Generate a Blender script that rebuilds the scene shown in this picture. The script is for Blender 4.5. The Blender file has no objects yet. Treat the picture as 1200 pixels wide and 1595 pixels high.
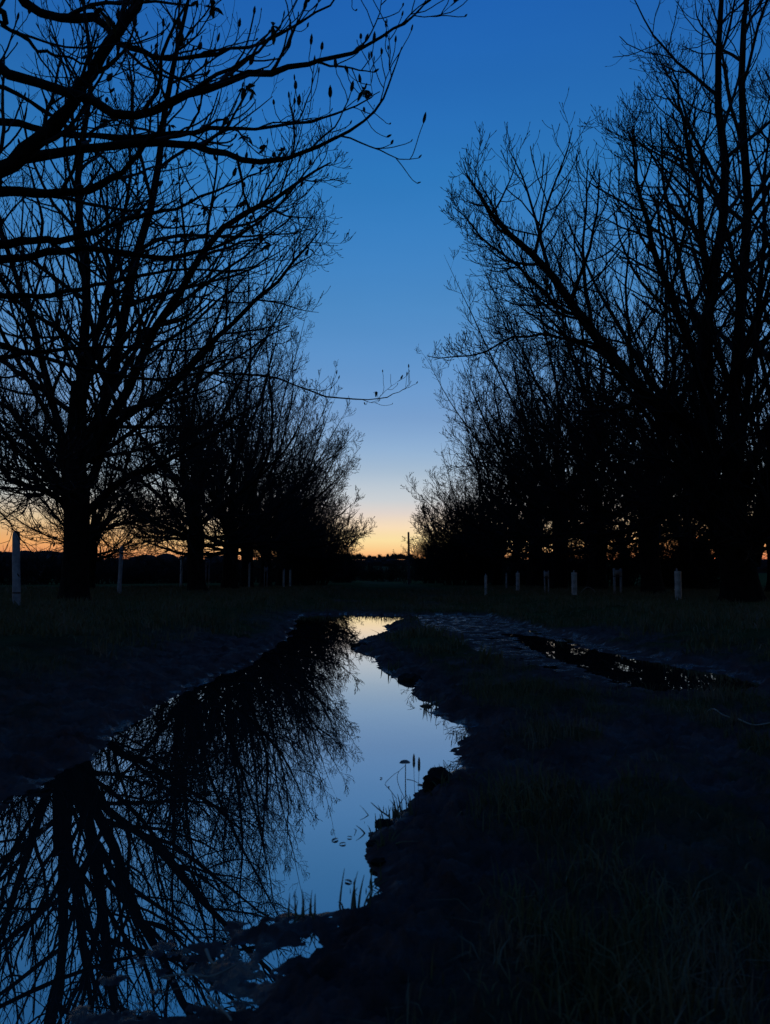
import bpy, math
import numpy as np
from mathutils import Vector

# ------------------------------------------------------------------ camera, world, exposure
S = bpy.context.scene
COL = S.collection
CAM_Z = 0.58
F = 1152.0                                   # focal length in photo pixels
PITCH = math.atan(102.5 / F)                 # eye level sits a little under the middle
cd = bpy.data.cameras.new("camera")
cam = bpy.data.objects.new("camera", cd)
COL.objects.link(cam)
cam.location = (0, 0, CAM_Z)
cam.rotation_euler = (math.pi / 2 + PITCH, 0, 0)
cd.sensor_fit = 'VERTICAL'
cd.sensor_height = 36.0
cd.lens = 36.0 * F / 1595.0
cd.clip_start = 0.05
cd.dof.use_dof = True                        # phone lens: 3 mm wide pupil
cd.dof.focus_distance = 9.0
cd.dof.aperture_fstop = 9.0
cd.clip_end = 6000
S.camera = cam
S.view_settings.view_transform = 'Standard'
S.view_settings.look = 'None'
S.view_settings.exposure = 3.0
S.view_settings.gamma = 1.0
S.cycles.max_bounces = 6
S.cycles.diffuse_bounces = 2
S.cycles.glossy_bounces = 4
S.cycles.caustics_reflective = False
S.cycles.caustics_refractive = False

world = bpy.data.worlds.new("World")
S.world = world
world.use_nodes = True
nt = world.node_tree
nt.nodes.clear()
out = nt.nodes.new('ShaderNodeOutputWorld')
bg = nt.nodes.new('ShaderNodeBackground')
bg.inputs[1].default_value = 0.12
sky = nt.nodes.new('ShaderNodeTexSky')
sky.sky_type = 'NISHITA'
sky.sun_disc = False
sky.sun_elevation = math.radians(-2)
sky.sun_rotation = math.radians(0)
# dusk grade of the physical sky by height above the horizon (ozone-blue dome, warm low band)
tc = nt.nodes.new('ShaderNodeTexCoord')
sep = nt.nodes.new('ShaderNodeSeparateXYZ')
nt.links.new(tc.outputs['Generated'], sep.inputs[0])
mx = nt.nodes.new('ShaderNodeMath'); mx.operation = 'MAXIMUM'; mx.inputs[1].default_value = 0.0
nt.links.new(sep.outputs['Z'], mx.inputs[0])
sq = nt.nodes.new('ShaderNodeMath'); sq.operation = 'POWER'; sq.inputs[1].default_value = 0.5
nt.links.new(mx.outputs[0], sq.inputs[0])
def lin(c):
    return [((v / 255 + 0.055) / 1.055) ** 2.4 if v > 10 else v / 255 / 12.92 for v in c]
# elevation, wanted picture colour, what the plain sky gives there
SKY = [
    (0.30, (226, 128, 88), (0.62, 0.10, 0.004)),
    (1.00, (240, 152, 98), (0.82, 0.22, 0.025)),
    (1.60, (250, 174, 116), (0.95, 0.33, 0.045)),
    (2.10, (254, 204, 140), (1.0, 0.42, 0.06)),
    (2.90, (255, 227, 166), (1.09, 0.50, 0.10)),
    (3.90, (251, 224, 188), (1.00, 0.58, 0.19)),
    (5.00, (226, 212, 202), (0.91, 0.610, 0.27)),
    (6.00, (203, 206, 208), (0.81, 0.60, 0.32)),
    (8.00, (170, 190, 209), (0.64, 0.57, 0.41)),
    (10.0, (146, 178, 210), (0.54, 0.52, 0.425)),
    (12.4, (124, 162, 203), (0.45, 0.455, 0.41)),
    (20.7, (78, 141, 200), (0.265, 0.305, 0.353)),
    (29.5, (46, 121, 190), (0.174, 0.210, 0.268)),
    (39.4, (31, 98, 178), (0.120, 0.148, 0.20)),
    (60.0, (22, 72, 150), (0.0675, 0.0834, 0.1173)),
    (88.0, (16, 58, 130), (0.0464, 0.0569, 0.0812)),
]
GMAX = 12.0
def make_ramp(rows):
    r = nt.nodes.new('ShaderNodeValToRGB'); nt.links.new(sq.outputs[0], r.inputs[0])
    for i, (el, c) in enumerate(rows):
        pos = math.sqrt(math.sin(math.radians(el)))
        e = r.color_ramp.elements[i] if i < 2 else r.color_ramp.elements.new(pos)
        e.position = pos; e.color = (*c, 1)
    return r
grade = make_ramp([(3.0, (0, 0, 0))] + [(el, [w / h / 0.96 / GMAX * min(1, (el - 3.0) / 5.5) for w, h in zip(lin(want), have)]) for el, want, have in SKY if el > 4])
mul = nt.nodes.new('ShaderNodeVectorMath'); mul.operation = 'MULTIPLY'
scl = nt.nodes.new('ShaderNodeVectorMath'); scl.operation = 'SCALE'; scl.inputs['Scale'].default_value = GMAX
nt.links.new(sky.outputs[0], mul.inputs[0]); nt.links.new(grade.outputs[0], mul.inputs[1])
nt.links.new(mul.outputs[0], scl.inputs[0])
# the afterglow low over the place where the sun went down, duller away from it
def band(rows): return make_ramp([(el, [v / 0.96 * (1 - min(1, max(0, (el - 3.0) / 5.5))) for v in lin(c)]) for el, c in rows])
g_mid = band([(e_, w_) for e_, w_, h_ in SKY if e_ < 11])
g_side = band([(0.3, (170, 88, 70)), (1.4, (222, 132, 88)), (2.6, (238, 172, 108)), (4.2, (236, 202, 152)), (6.0, (206, 202, 188)), (8.0, (174, 190, 202)), (10.0, (146, 178, 209))])
az_t = nt.nodes.new('ShaderNodeMapRange'); az_t.inputs['From Min'].default_value = 0.995; az_t.inputs['From Max'].default_value = 0.93
nt.links.new(sep.outputs['Y'], az_t.inputs['Value'])
gm_ = nt.nodes.new('ShaderNodeMix'); gm_.data_type = 'RGBA'
nt.links.new(az_t.outputs[0], gm_.inputs['Factor']); nt.links.new(g_mid.outputs[0], gm_.inputs['A']); nt.links.new(g_side.outputs[0], gm_.inputs['B'])
az_d = nt.nodes.new('ShaderNodeMapRange'); az_d.inputs['From Min'].default_value = -0.3; az_d.inputs['From Max'].default_value = 0.85
az_d.inputs['To Min'].default_value = 0.12
nt.links.new(sep.outputs['Y'], az_d.inputs['Value'])
gs_ = nt.nodes.new('ShaderNodeVectorMath'); gs_.operation = 'SCALE'
nt.links.new(gm_.outputs['Result'], gs_.inputs[0]); nt.links.new(az_d.outputs[0], gs_.inputs['Scale'])
add_ = nt.nodes.new('ShaderNodeVectorMath'); add_.operation = 'ADD'
nt.links.new(scl.outputs[0], add_.inputs[0]); nt.links.new(gs_.outputs[0], add_.inputs[1])
# very thin uneven veil in the air, stretched along the horizon
vs = nt.nodes.new('ShaderNodeMapping'); vs.inputs['Scale'].default_value = (1.2, 1.2, 6)
vn = nt.nodes.new('ShaderNodeTexNoise'); vn.inputs['Scale'].default_value = 2.2; vn.inputs['Detail'].default_value = 5
vr = nt.nodes.new('ShaderNodeMapRange'); vr.inputs['From Min'].default_value = 0.3; vr.inputs['From Max'].default_value = 0.7
vr.inputs['To Min'].default_value = 0.965; vr.inputs['To Max'].default_value = 1.03
vm = nt.nodes.new('ShaderNodeVectorMath'); vm.operation = 'SCALE'
nt.links.new(tc.outputs['Generated'], vs.inputs[0]); nt.links.new(vs.outputs[0], vn.inputs['Vector']); nt.links.new(vn.outputs[0], vr.inputs['Value'])
nt.links.new(add_.outputs[0], vm.inputs[0]); nt.links.new(vr.outputs[0], vm.inputs['Scale'])
nt.links.new(vm.outputs[0], bg.inputs[0])
nt.links.new(bg.outputs[0], out.inputs[0])
# the sun has set: no direct sun lamp, the twilight sky is the only light

# ------------------------------------------------------------------ helpers
def at(px, py, dist):
    """point on the photo ray at forward distance dist (metres)"""
    u = (px - 600.0) / F; v = (797.5 - py) / F
    cp, sp = math.cos(PITCH), math.sin(PITCH)
    yy = cp - v * sp; zz = sp + v * cp
    k = dist / yy
    return np.array([u * k, dist, CAM_Z + zz * k])

def ground_at(px, py, z=0.0):
    u = (px - 600.0) / F; v = (797.5 - py) / F
    cp, sp = math.cos(PITCH), math.sin(PITCH)
    yy = cp - v * sp; zz = sp + v * cp
    k = (z - CAM_Z) / zz
    return np.array([u * k, yy * k])

def tag(o, label=None, cat=None, group=None, kind=None):
    if label: o['label'] = label
    if cat: o['category'] = cat
    if group: o['group'] = group
    if kind: o['kind'] = kind
    return o

def empty(name, loc, rz=0.0):
    o = bpy.data.objects.new(name, None)
    o.empty_display_size = 0.3
    COL.objects.link(o); o.location = loc; o.rotation_euler = (0, 0, rz)
    return o

def mesh_obj(name, V, faces, mat, parent=None, smooth=False, attrs=None):
    """faces: list of integer arrays (n, k)"""
    me = bpy.data.meshes.new(name)
    V = np.asarray(V, dtype=np.float32)
    me.vertices.add(len(V)); me.vertices.foreach_set('co', V.ravel())
    faces = [np.asarray(f, dtype=np.int32) for f in faces if len(f)]
    loops = np.concatenate([f.ravel() for f in faces])
    sizes = np.concatenate([np.full(len(f), f.shape[1], dtype=np.int32) for f in faces])
    starts = np.concatenate([[0], np.cumsum(sizes)[:-1]]).astype(np.int32)
    me.loops.add(len(loops)); me.loops.foreach_set('vertex_index', loops)
    me.polygons.add(len(sizes)); me.polygons.foreach_set('loop_start', starts)
    me.update(calc_edges=True)
    if smooth:
        me.polygons.foreach_set('use_smooth', np.ones(len(sizes), dtype=bool))
    for k, a in (attrs or {}).items():
        at_ = me.attributes.new(k, 'FLOAT', 'POINT')
        at_.data.foreach_set('value', np.asarray(a, dtype=np.float32))
    me.materials.append(mat)
    o = bpy.data.objects.new(name, me)
    COL.objects.link(o)
    if parent: o.parent = parent
    return o

class MB:
    def __init__(s): s.V = []; s.Q = []; s.T = []; s.n = 0
    def add(s, V, Q=None, T=None):
        V = np.asarray(V, dtype=np.float64)
        if Q is not None and len(Q): s.Q.append(np.asarray(Q) + s.n)
        if T is not None and len(T): s.T.append(np.asarray(T) + s.n)
        s.V.append(V); s.n += len(V)
    def tubes(s, P, R, sides):
        """P (N,K,3) centre lines, R (N,K) radii"""
        P = np.asarray(P, float); R = np.asarray(R, float)
        N, K, _ = P.shape
        T = np.empty_like(P)
        T[:, 1:-1] = P[:, 2:] - P[:, :-2]; T[:, 0] = P[:, 1] - P[:, 0]; T[:, -1] = P[:, -1] - P[:, -2]
        T /= np.linalg.norm(T, axis=2, keepdims=True) + 1e-9
        A = P[:, -1] - P[:, 0]
        ref = np.where((np.abs(A[:, 2]) < 0.8 * np.linalg.norm(A, axis=1))[:, None], [0, 0, 1.0], [1.0, 0.13, 0])
        U = np.cross(T, ref[:, None, :]); U /= np.linalg.norm(U, axis=2, keepdims=True) + 1e-9
        W = np.cross(T, U)
        a = np.arange(sides) * 2 * math.pi / sides
        V = P[:, :, None, :] + R[:, :, None, None] * (np.cos(a)[None, None, :, None] * U[:, :, None, :] + np.sin(a)[None, None, :, None] * W[:, :, None, :])
        V = V.reshape(-1, 3)
        i = np.arange(N)[:, None, None] * K * sides; k = np.arange(K - 1)[None, :, None] * sides; j = np.arange(sides)[None, None, :]
        j2 = (j + 1) % sides
        Q = np.stack([i + k + j, i + k + j2, i + k + sides + j2, i + k + sides + j], axis=-1).reshape(-1, 4)
        s.add(V, Q)
    def box(s, c, h, rz=0.0, tilt=(0, 0)):
        x, y, z = h
        V = np.array([[sx * x, sy * y, sz * z] for sz in (-1, 1) for sy in (-1, 1) for sx in (-1, 1)], float)
        V[:, 0] += tilt[0] * (V[:, 2] + z); V[:, 1] += tilt[1] * (V[:, 2] + z)
        ca, sa = math.cos(rz), math.sin(rz)
        V[:, :2] = V[:, :2] @ np.array([[ca, sa], [-sa, ca]])
        s.add(V + np.asarray(c), [[0, 2, 3, 1], [4, 5, 7, 6], [0, 1, 5, 4], [2, 6, 7, 3], [0, 4, 6, 2], [1, 3, 7, 5]])
    def build(s, name, mat, parent=None, smooth=False):
        return mesh_obj(name, np.concatenate(s.V), ([np.concatenate(s.Q)] if s.Q else []) + ([np.concatenate(s.T)] if s.T else []), mat, parent, smooth)

# lattice noise
def _hash(ix, iy, seed):
    h = (ix.astype(np.int64) * 374761393 + iy.astype(np.int64) * 668265263 + seed * 974634777) & 0xffffffff
    h = ((h ^ (h >> 13)) * 1274126177) & 0xffffffff
    return ((h ^ (h >> 16)) & 0xffff) / 32767.5 - 1.0
def vnoise(x, y, seed=0):
    ix = np.floor(x); iy = np.floor(y); fx = x - ix; fy = y - iy
    fx = fx * fx * (3 - 2 * fx); fy = fy * fy * (3 - 2 * fy)
    a = _hash(ix, iy, seed); b = _hash(ix + 1, iy, seed); c = _hash(ix, iy + 1, seed); d = _hash(ix + 1, iy + 1, seed)
    return (a * (1 - fx) + b * fx) * (1 - fy) + (c * (1 - fx) + d * fx) * fy
def fbm(x, y, scale, octv=4, seed=0, gain=0.5):
    s = 0; a = 1.0; f = 1.0 / scale; tot = 0
    for o in range(octv):
        ca, sa = math.cos(o * 1.1), math.sin(o * 1.1)
        s = s + a * vnoise((x * ca - y * sa) * f + 17.3 * o, (x * sa + y * ca) * f - 9.1 * o, seed + o)
        tot += a; a *= gain; f *= 2.03
    return s / tot * 1.6
def sstep(a, b, x):
    t = np.clip((x - a) / (b - a), 0, 1); return t * t * (3 - 2 * t)

# ------------------------------------------------------------------ materials
def new_mat(name):
    m = bpy.data.materials.new(name); m.use_nodes = True
    n = m.node_tree; p = n.nodes['Principled BSDF']
    return m, n, p
def noise_color(n, p, cols, scale, detail=6, bump=0.0, bscale=None, dist=0.02, attr_coord='Object'):
    t = n.nodes.new('ShaderNodeTexCoord')
    no = n.nodes.new('ShaderNodeTexNoise'); no.inputs['Scale'].default_value = scale; no.inputs['Detail'].default_value = detail
    n.links.new(t.outputs[attr_coord], no.inputs['Vector'])
    r = n.nodes.new('ShaderNodeValToRGB'); n.links.new(no.outputs[0], r.inputs[0])
    r.color_ramp.elements[0].position = 0.3; r.color_ramp.elements[1].position = 0.7
    r.color_ramp.elements[0].color = (*cols[0], 1); r.color_ramp.elements[1].color = (*cols[1], 1)
    n.links.new(r.outputs[0], p.inputs['Base Color'])
    if bump:
        nb = n.nodes.new('ShaderNodeTexNoise'); nb.inputs['Scale'].default_value = bscale or scale * 3; nb.inputs['Detail'].default_value = 8
        n.links.new(t.outputs[attr_coord], nb.inputs['Vector'])
        b = n.nodes.new('ShaderNodeBump'); b.inputs['Strength'].default_value = bump; b.inputs['Distance'].default_value = dist
        n.links.new(nb.outputs[0], b.inputs['Height']); n.links.new(b.outputs[0], p.inputs['Normal'])
    return r

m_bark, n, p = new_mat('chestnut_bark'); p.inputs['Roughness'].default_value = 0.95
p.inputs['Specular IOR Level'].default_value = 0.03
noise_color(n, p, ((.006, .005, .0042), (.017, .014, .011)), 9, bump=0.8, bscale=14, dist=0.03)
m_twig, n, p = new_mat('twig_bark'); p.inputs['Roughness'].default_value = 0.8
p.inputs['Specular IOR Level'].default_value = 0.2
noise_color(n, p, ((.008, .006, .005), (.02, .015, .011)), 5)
m_leaf, n, p = new_mat('young_leaf'); p.inputs['Roughness'].default_value = 0.6
noise_color(n, p, ((.03, .045, .012), (.05, .07, .02)), 20)
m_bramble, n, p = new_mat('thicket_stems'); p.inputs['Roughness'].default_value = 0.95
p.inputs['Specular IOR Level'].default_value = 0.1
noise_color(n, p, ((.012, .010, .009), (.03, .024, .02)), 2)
m_post, n, p = new_mat('weathered_timber'); p.inputs['Roughness'].default_value = 0.85
noise_color(n, p, ((.14, .135, .13), (.30, .29, .27)), 12, bump=0.4, bscale=40, dist=0.005)
m_tube, n, p = new_mat('tree_guard_plastic'); p.inputs['Roughness'].default_value = 0.5
noise_color(n, p, ((.14, .16, .15), (.42, .45, .42)), 9)
m_band, n, p = new_mat('dark_band'); p.inputs['Base Color'].default_value = (.03, .03, .03, 1)
m_pole, n, p = new_mat('old_pole_wood'); p.inputs['Roughness'].default_value = 0.9
noise_color(n, p, ((.02, .017, .015), (.05, .04, .035)), 6)
m_straw, n, p = new_mat('dead_stalk'); p.inputs['Roughness'].default_value = 0.7
noise_color(n, p, ((.16, .13, .09), (.26, .21, .14)), 15)
m_dleaf, n, p = new_mat('dead_leaf'); p.inputs['Roughness'].default_value = 0.45
noise_color(n, p, ((.05, .035, .02), (.12, .085, .05)), 25)
m_clod, n, p = new_mat('wet_clod'); p.inputs['Roughness'].default_value = 0.9
p.inputs['Specular IOR Level'].default_value = 0.05
noise_color(n, p, ((.010, .008, .0065), (.028, .021, .016)), 18, bump=0.8, bscale=60, dist=0.01)

m_water, n, p = new_mat('still_puddle_water')
n.nodes.remove(p)
o_ = n.nodes['Material Output']
dif = n.nodes.new('ShaderNodeBsdfDiffuse'); dif.inputs[0].default_value = (.028, .024, .02, 1)
gl = n.nodes.new('ShaderNodeBsdfGlossy'); gl.inputs['Roughness'].default_value = 0.0; gl.inputs[0].default_value = (.94, .96, .98, 1)
geo = n.nodes.new('ShaderNodeNewGeometry')
dt = n.nodes.new('ShaderNodeVectorMath'); dt.operation = 'DOT_PRODUCT'
n.links.new(geo.outputs['Normal'], dt.inputs[0]); n.links.new(geo.outputs['Incoming'], dt.inputs[1])
fr = n.nodes.new('ShaderNodeValToRGB')                       # how mirror-like the film of still water is by angle
for i_, (ps, v_) in enumerate([(0.04, 1.0), (0.16, .74), (0.28, .66), (0.42, .52), (0.62, .36), (1.0, .2)]):
    e = fr.color_ramp.elements[i_] if i_ < 2 else fr.color_ramp.elements.new(ps)
    e.position = ps; e.color = (v_, v_, v_, 1)
n.links.new(dt.outputs['Value'], fr.inputs[0])
ms = n.nodes.new('ShaderNodeMixShader')
t = n.nodes.new('ShaderNodeTexCoord')
nw = n.nodes.new('ShaderNodeTexNoise'); nw.inputs['Scale'].default_value = 3.0; nw.inputs['Detail'].default_value = 3
n.links.new(t.outputs['Object'], nw.inputs['Vector'])
bw = n.nodes.new('ShaderNodeBump'); bw.inputs['Strength'].default_value = 0.03; bw.inputs['Distance'].default_value = 0.0025
n.links.new(nw.outputs[0], bw.inputs['Height']); n.links.new(bw.outputs[0], gl.inputs['Normal'])
n.links.new(fr.outputs[0], ms.inputs[0]); n.links.new(dif.outputs[0], ms.inputs[1]); n.links.new(gl.outputs[0], ms.inputs[2])
n.links.new(ms.outputs[0], o_.inputs[0])

m_ground, n, p = new_mat('muddy_track_and_turf')
t = n.nodes.new('ShaderNodeTexCoord')
def nz(scale, detail=6, rough=0.6):
    k = n.nodes.new('ShaderNodeTexNoise'); k.inputs['Scale'].default_value = scale; k.inputs['Detail'].default_value = detail
    k.inputs['Roughness'].default_value = rough
    n.links.new(t.outputs['Object'], k.inputs['Vector']); return k
def rampn(src, stops):
    r = n.nodes.new('ShaderNodeValToRGB'); n.links.new(src, r.inputs[0])
    for i, (pos, c) in enumerate(stops):
        e = r.color_ramp.elements[i] if i < 2 else r.color_ramp.elements.new(pos)
        e.position = pos; e.color = (*c, 1)
    return r
mud = rampn(nz(7).outputs[0], [(0.3, (.05, .029, .024)), (0.75, (.16, .092, .078))])
turf = rampn(nz(2.2, 9).outputs[0], [(0.3, (.034, .034, .012)), (0.75, (.09, .088, .03))])
ga = n.nodes.new('ShaderNodeAttribute'); ga.attribute_name = 'grassy'
wa = n.nodes.new('ShaderNodeAttribute'); wa.attribute_name = 'wet'
mixc = n.nodes.new('ShaderNodeMix'); mixc.data_type = 'RGBA'
n.links.new(ga.outputs['Fac'], mixc.inputs['Factor']); n.links.new(mud.outputs[0], mixc.inputs['A']); n.links.new(turf.outputs[0], mixc.inputs['B'])
n.links.new(mixc.outputs['Result'], p.inputs['Base Color'])
mr = n.nodes.new('ShaderNodeMapRange'); mr.inputs['To Min'].default_value = 0.95; mr.inputs['To Max'].default_value = 0.14
n.links.new(wa.outputs['Fac'], mr.inputs['Value']); n.links.new(mr.outputs[0], p.inputs['Roughness'])
mr2 = n.nodes.new('ShaderNodeMapRange'); mr2.inputs['To Min'].default_value = 0.0; mr2.inputs['To Max'].default_value = 0.6
n.links.new(wa.outputs['Fac'], mr2.inputs['Value']); n.links.new(mr2.outputs[0], p.inputs['Specular IOR Level'])
b1 = n.nodes.new('ShaderNodeBump'); b1.inputs['Strength'].default_value = 0.9; b1.inputs['Distance'].default_value = 0.03
n.links.new(nz(46, 10, 0.7).outputs[0], b1.inputs['Height']); n.links.new(b1.outputs[0], p.inputs['Normal'])

m_grass, n, p = new_mat('rough_grass'); p.inputs['Roughness'].default_value = 0.75
p.inputs['Specular IOR Level'].default_value = 0.15
gr_ = noise_color(n, p, ((.050, .047, .019), (.15, .105, .068)), 5.0, detail=8)
e_ = gr_.color_ramp.elements.new(0.48); e_.color = (.088, .082, .030, 1)

# ------------------------------------------------------------------ ground shape
def world_poly(pts): return np.array([ground_at(*q) for q in pts])
PUD = [world_poly(p_) for p_ in (
    # long rut in front of the camera
    [(468, 958), (540, 956), (625, 959), (628, 966), (600, 975), (606, 985), (560, 998), (556, 1014), (585, 1022), (598, 1040),
     (625, 1056), (648, 1068), (652, 1090), (668, 1106), (700, 1120), (728, 1132), (716, 1160), (702, 1200), (688, 1218), (655, 1224),
     (640, 1250), (610, 1268), (580, 1300), (572, 1330), (600, 1385), (560, 1420), (490, 1424), (420, 1432), (300, 1450), (250, 1500),
     (200, 1620), (100, 1760), (-260, 1900), (-1100, 1900), (-900, 1600), (-420, 1420), (-140, 1330), (10, 1262), (60, 1226), (130, 1180),
     (200, 1136), (290, 1080), (400, 1028), (440, 1000)],
    # pool in the right hand rut
    [(800, 988), (850, 994), (920, 1012), (1010, 1030), (1110, 1046), (1180, 1062), (1160, 1080), (1060, 1082), (1000, 1072), (930, 1052), (880, 1036), (840, 1014), (812, 1004)],
    # slivers further along the ruts
    [(524, 939), (535, 937), (549, 938), (548, 941), (530, 941)],
    [(624, 925), (634, 923.5), (646, 924.5), (645, 927), (628, 926.5)],
    [(658, 943), (668, 942), (680, 943.5), (676, 945.5), (662, 945)],
    [(554, 923), (566, 922.3), (568, 923.5), (556, 924.5)],
    # shallow hollow by the near mud bank
    [(400, 1490), (440, 1470), (475, 1478), (455, 1505), (405, 1520), (370, 1530)],
    [(300, 1480), (345, 1500), (360, 1560), (300, 1640), (230, 1640), (250, 1540)],
)]
def poly_sd(x, y, P):
    """signed distance, negative inside"""
    d = np.full(x.shape, 1e9); inside = np.zeros(x.shape, bool)
    for i in range(len(P)):
        ax, ay = P[i]; bx, by = P[(i + 1) % len(P)]
        ex, ey = bx - ax, by - ay
        tt = np.clip(((x - ax) * ex + (y - ay) * ey) / (ex * ex + ey * ey), 0, 1)
        d = np.minimum(d, (x - ax - tt * ex) ** 2 + (y - ay - tt * ey) ** 2)
        c = (ay > y) != (by > y)
        with np.errstate(divide='ignore', invalid='ignore'):
            inside ^= c & (x < ex * (y - ay) / (ey if ey != 0 else 1e-12) + ax)
    return np.where(inside, -np.sqrt(d), np.sqrt(d))
WETC = world_poly([(640, 958), (760, 958), (830, 975), (960, 1010), (1150, 1050), (1190, 1075), (1080, 1088), (960, 1072), (850, 1050), (760, 1030), (700, 1000), (660, 980)])
SHAL = world_poly([(230, 1442), (370, 1438), (400, 1500), (420, 1600), (330, 1900), (-120, 1800), (40, 1580)])

def ground_fields(x, y):
    x = np.asarray(x, float); y = np.asarray(y, float)
    near = (y > 0.1) & (y < 34) & (np.abs(x) < 12)
    sd = np.full(x.shape, 9.0); swet = np.full(x.shape, 9.0); ssh = np.full(x.shape, 9.0)
    xn, yn = x[near], y[near]
    K = 0.6                                  # size of the ruts and lumps against the noise lengths below
    if len(xn):
        s0 = poly_sd(xn, yn, PUD[0])
        s1 = s0
        for P in PUD[1:]: s1 = np.minimum(s1, poly_sd(xn, yn, P))
        sd[near] = s1; swet[near] = poly_sd(xn, yn, WETC); ssh[near] = poly_sd(xn, yn, SHAL)
    yreal = y
    sd = sd / K; swet = swet / K; ssh = ssh / K; x = x / K; y = y / K
    amp = np.clip(y / 6.0, 0.35, 1.4)
    sdn = sd + (0.10 * fbm(x, y, 0.35, 5, 11, 0.6) + 0.045 * fbm(x, y, 0.08, 4, 12, 0.6)) * amp * np.where(sd < 0, 0.8, 1.0)
    lump = fbm(x, y, 0.28, 5, 3, 0.6); fine = fbm(x, y, 0.07, 4, 5, 0.6); big = fbm(x, y, 3.0, 3, 7)
    base = np.where(sdn < 0, np.maximum(sdn * 0.4, -0.14), np.minimum(sdn * 0.16, 0.035))
    out_ = sstep(0.0, 0.5, sdn)
    # verges left and right of the track, with the banks climbing to them
    left = sstep(0.0, 1.8, -1.95 + 0.1 * big - x)
    right = sstep(0.0, 1.6, x - (3.5 + 0.1 * big))
    rise = 0.27 * left + 0.25 * right
    med = sstep(0.1, 0.7, sdn) * (1 - left) * (1 - right)
    far = sstep(10.0, 22.0, y)
    h = base + out_ * (rise + 0.05 * med + 0.040 * lump * (1 - 0.5 * left) + 0.018 * big)
    crumb = fbm(x, y, 0.022, 3, 6, 0.6)
    fadef = 1 - sstep(7, 14, y)
    h += sstep(0.0, 0.12, sdn) * (0.020 * fine + 0.007 * crumb * fadef) + sstep(-0.06, 0.04, sdn) * 0.010 * fine
    wet = sstep(0.12, -0.1, swet)
    h = np.where(sdn > 0, h * (1 - 0.93 * wet) + wet * (0.004 + 0.020 * fbm(x, y * 0.7, 0.3, 6, 23, 0.66)), h)
    sh = sstep(0.1, -0.12, ssh)
    hs = 0.001 + 0.020 * fbm(x, y, 0.12, 6, 31, 0.68) + 0.006 * crumb
    h = h * (1 - sh) + hs * sh
    h = np.where((y < 0.2), np.maximum(h, 0.05), h)
    # short-lived dirt ridges thrown up beside the ruts
    ridge = np.exp(-((sdn - 0.22) / 0.12) ** 2) * (1 - sh) * (1 - wet)
    h += ridge * 0.022 * (1 + 1.6 * lump)
    grassy = np.clip(0.85 * left + right + med * sstep(-0.15, 0.4, big + 0.5 * lump) * 0.9 * (0.55 + 0.45 * sstep(2.0, 4.0, y)) + far * 0.5 * (1 - 0.8 * sstep(60, 120, y)), 0, 1) * out_
    grassy = grassy * (1 - wet) * (1 - sh) * sstep(-0.9, 0.1, lump + 0.6)
    dirt = sstep(0.9, -0.1, np.abs(sd - 0.5)) * (x < 0) * (y < 11)
    grassy = grassy * (1 - 0.85 * dirt)
    patch = sstep(0.0, 0.5, fbm(x, y, 0.12, 4, 44, 0.65))
    wetness = np.clip(sstep(0.12, 0.0, sdn) * 0.9 * patch + wet * (0.03 + 0.97 * patch ** 2) + sh * (0.25 + 0.75 * patch) + 0.22 * (1 - grassy) * patch, 0, 1) * (1 - 0.8 * grassy)
    wetness = wetness * (1 - sstep(11.5, 20, yreal))
    grassy = np.maximum(grassy, 0.75 * sstep(16, 26, yreal))
    h = h * K + 10.2 * sstep(95, 400, yreal)          # the land lifts gently to the skyline
    return h, grassy, wetness, sdn * K
def gz(x, y):
    return float(ground_fields(np.array([x], float), np.array([y], float))[0][0])

ys = [0.8]
while ys[-1] < 1600:
    ys.append(ys[-1] + 0.0030 * (ys[-1] / 0.8) ** (1.2 if ys[-1] < 60 else 1.9))
ys = np.concatenate([[-60, -30, -15, -7, -3.5, -2, -1, -0.3, 0.1, 0.4, 0.55, 0.65, 0.72, 0.77], ys])
sc_ = np.linspace(-0.72, 0.72, 860)
oc = 0.72 * 1.09 ** np.arange(1, 54)
ss = np.concatenate([-oc[::-1], sc_, oc])
GY, GS = np.meshgrid(ys, ss, indexing='ij')
GX = (np.maximum(GY, 0.7) + 0.3) * GS
H, GR, WE, _ = ground_fields(GX, GY)
nr, nc = GX.shape
idx = np.arange(nr * nc).reshape(nr, nc)
Q = np.stack([idx[:-1, :-1], idx[:-1, 1:], idx[1:, 1:], idx[1:, :-1]], -1).reshape(-1, 4)
g = mesh_obj('ground', np.stack([GX, GY, H], -1).reshape(-1, 3), [Q], m_ground, smooth=True, attrs={'grassy': GR.ravel(), 'wet': WE.ravel()})
tag(g, kind='structure')

# water: flat sheets at the level the ruts have filled to
def water_sheet(P, grow=0.35):
    P = np.array(P); c = P.mean(0)
    x0, y0 = P.min(0) - grow; x1, y1 = P.max(0) + grow
    n_ = 24
    X, Y = np.meshgrid(np.linspace(x0, x1, n_), np.linspace(y0, y1, n_), indexing='ij')
    sd = poly_sd(X.ravel(), Y.ravel(), P).reshape(X.shape)
    i = np.arange(n_ * n_).reshape(n_, n_)
    ok = (np.minimum.reduce([sd[:-1, :-1], sd[1:, :-1], sd[1:, 1:], sd[:-1, 1:]]) < grow)
    Q = np.stack([i[:-1, :-1], i[1:, :-1], i[1:, 1:], i[:-1, 1:]], -1)[ok]
    w = mesh_obj('puddle_water', np.stack([X.ravel(), Y.ravel(), np.zeros(X.size)], -1), [Q], m_water)
    tag(w, kind='structure')
    return w
big_poly = np.concatenate([PUD[0]])
sheet = MB()
water_sheet(np.array([[-2.2, 0.3], [0.6, 0.3], [0.5, 4.6], [0.5, 12.2], [-1.5, 12.2], [-1.15, 4.0]]), 0.1)
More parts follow.
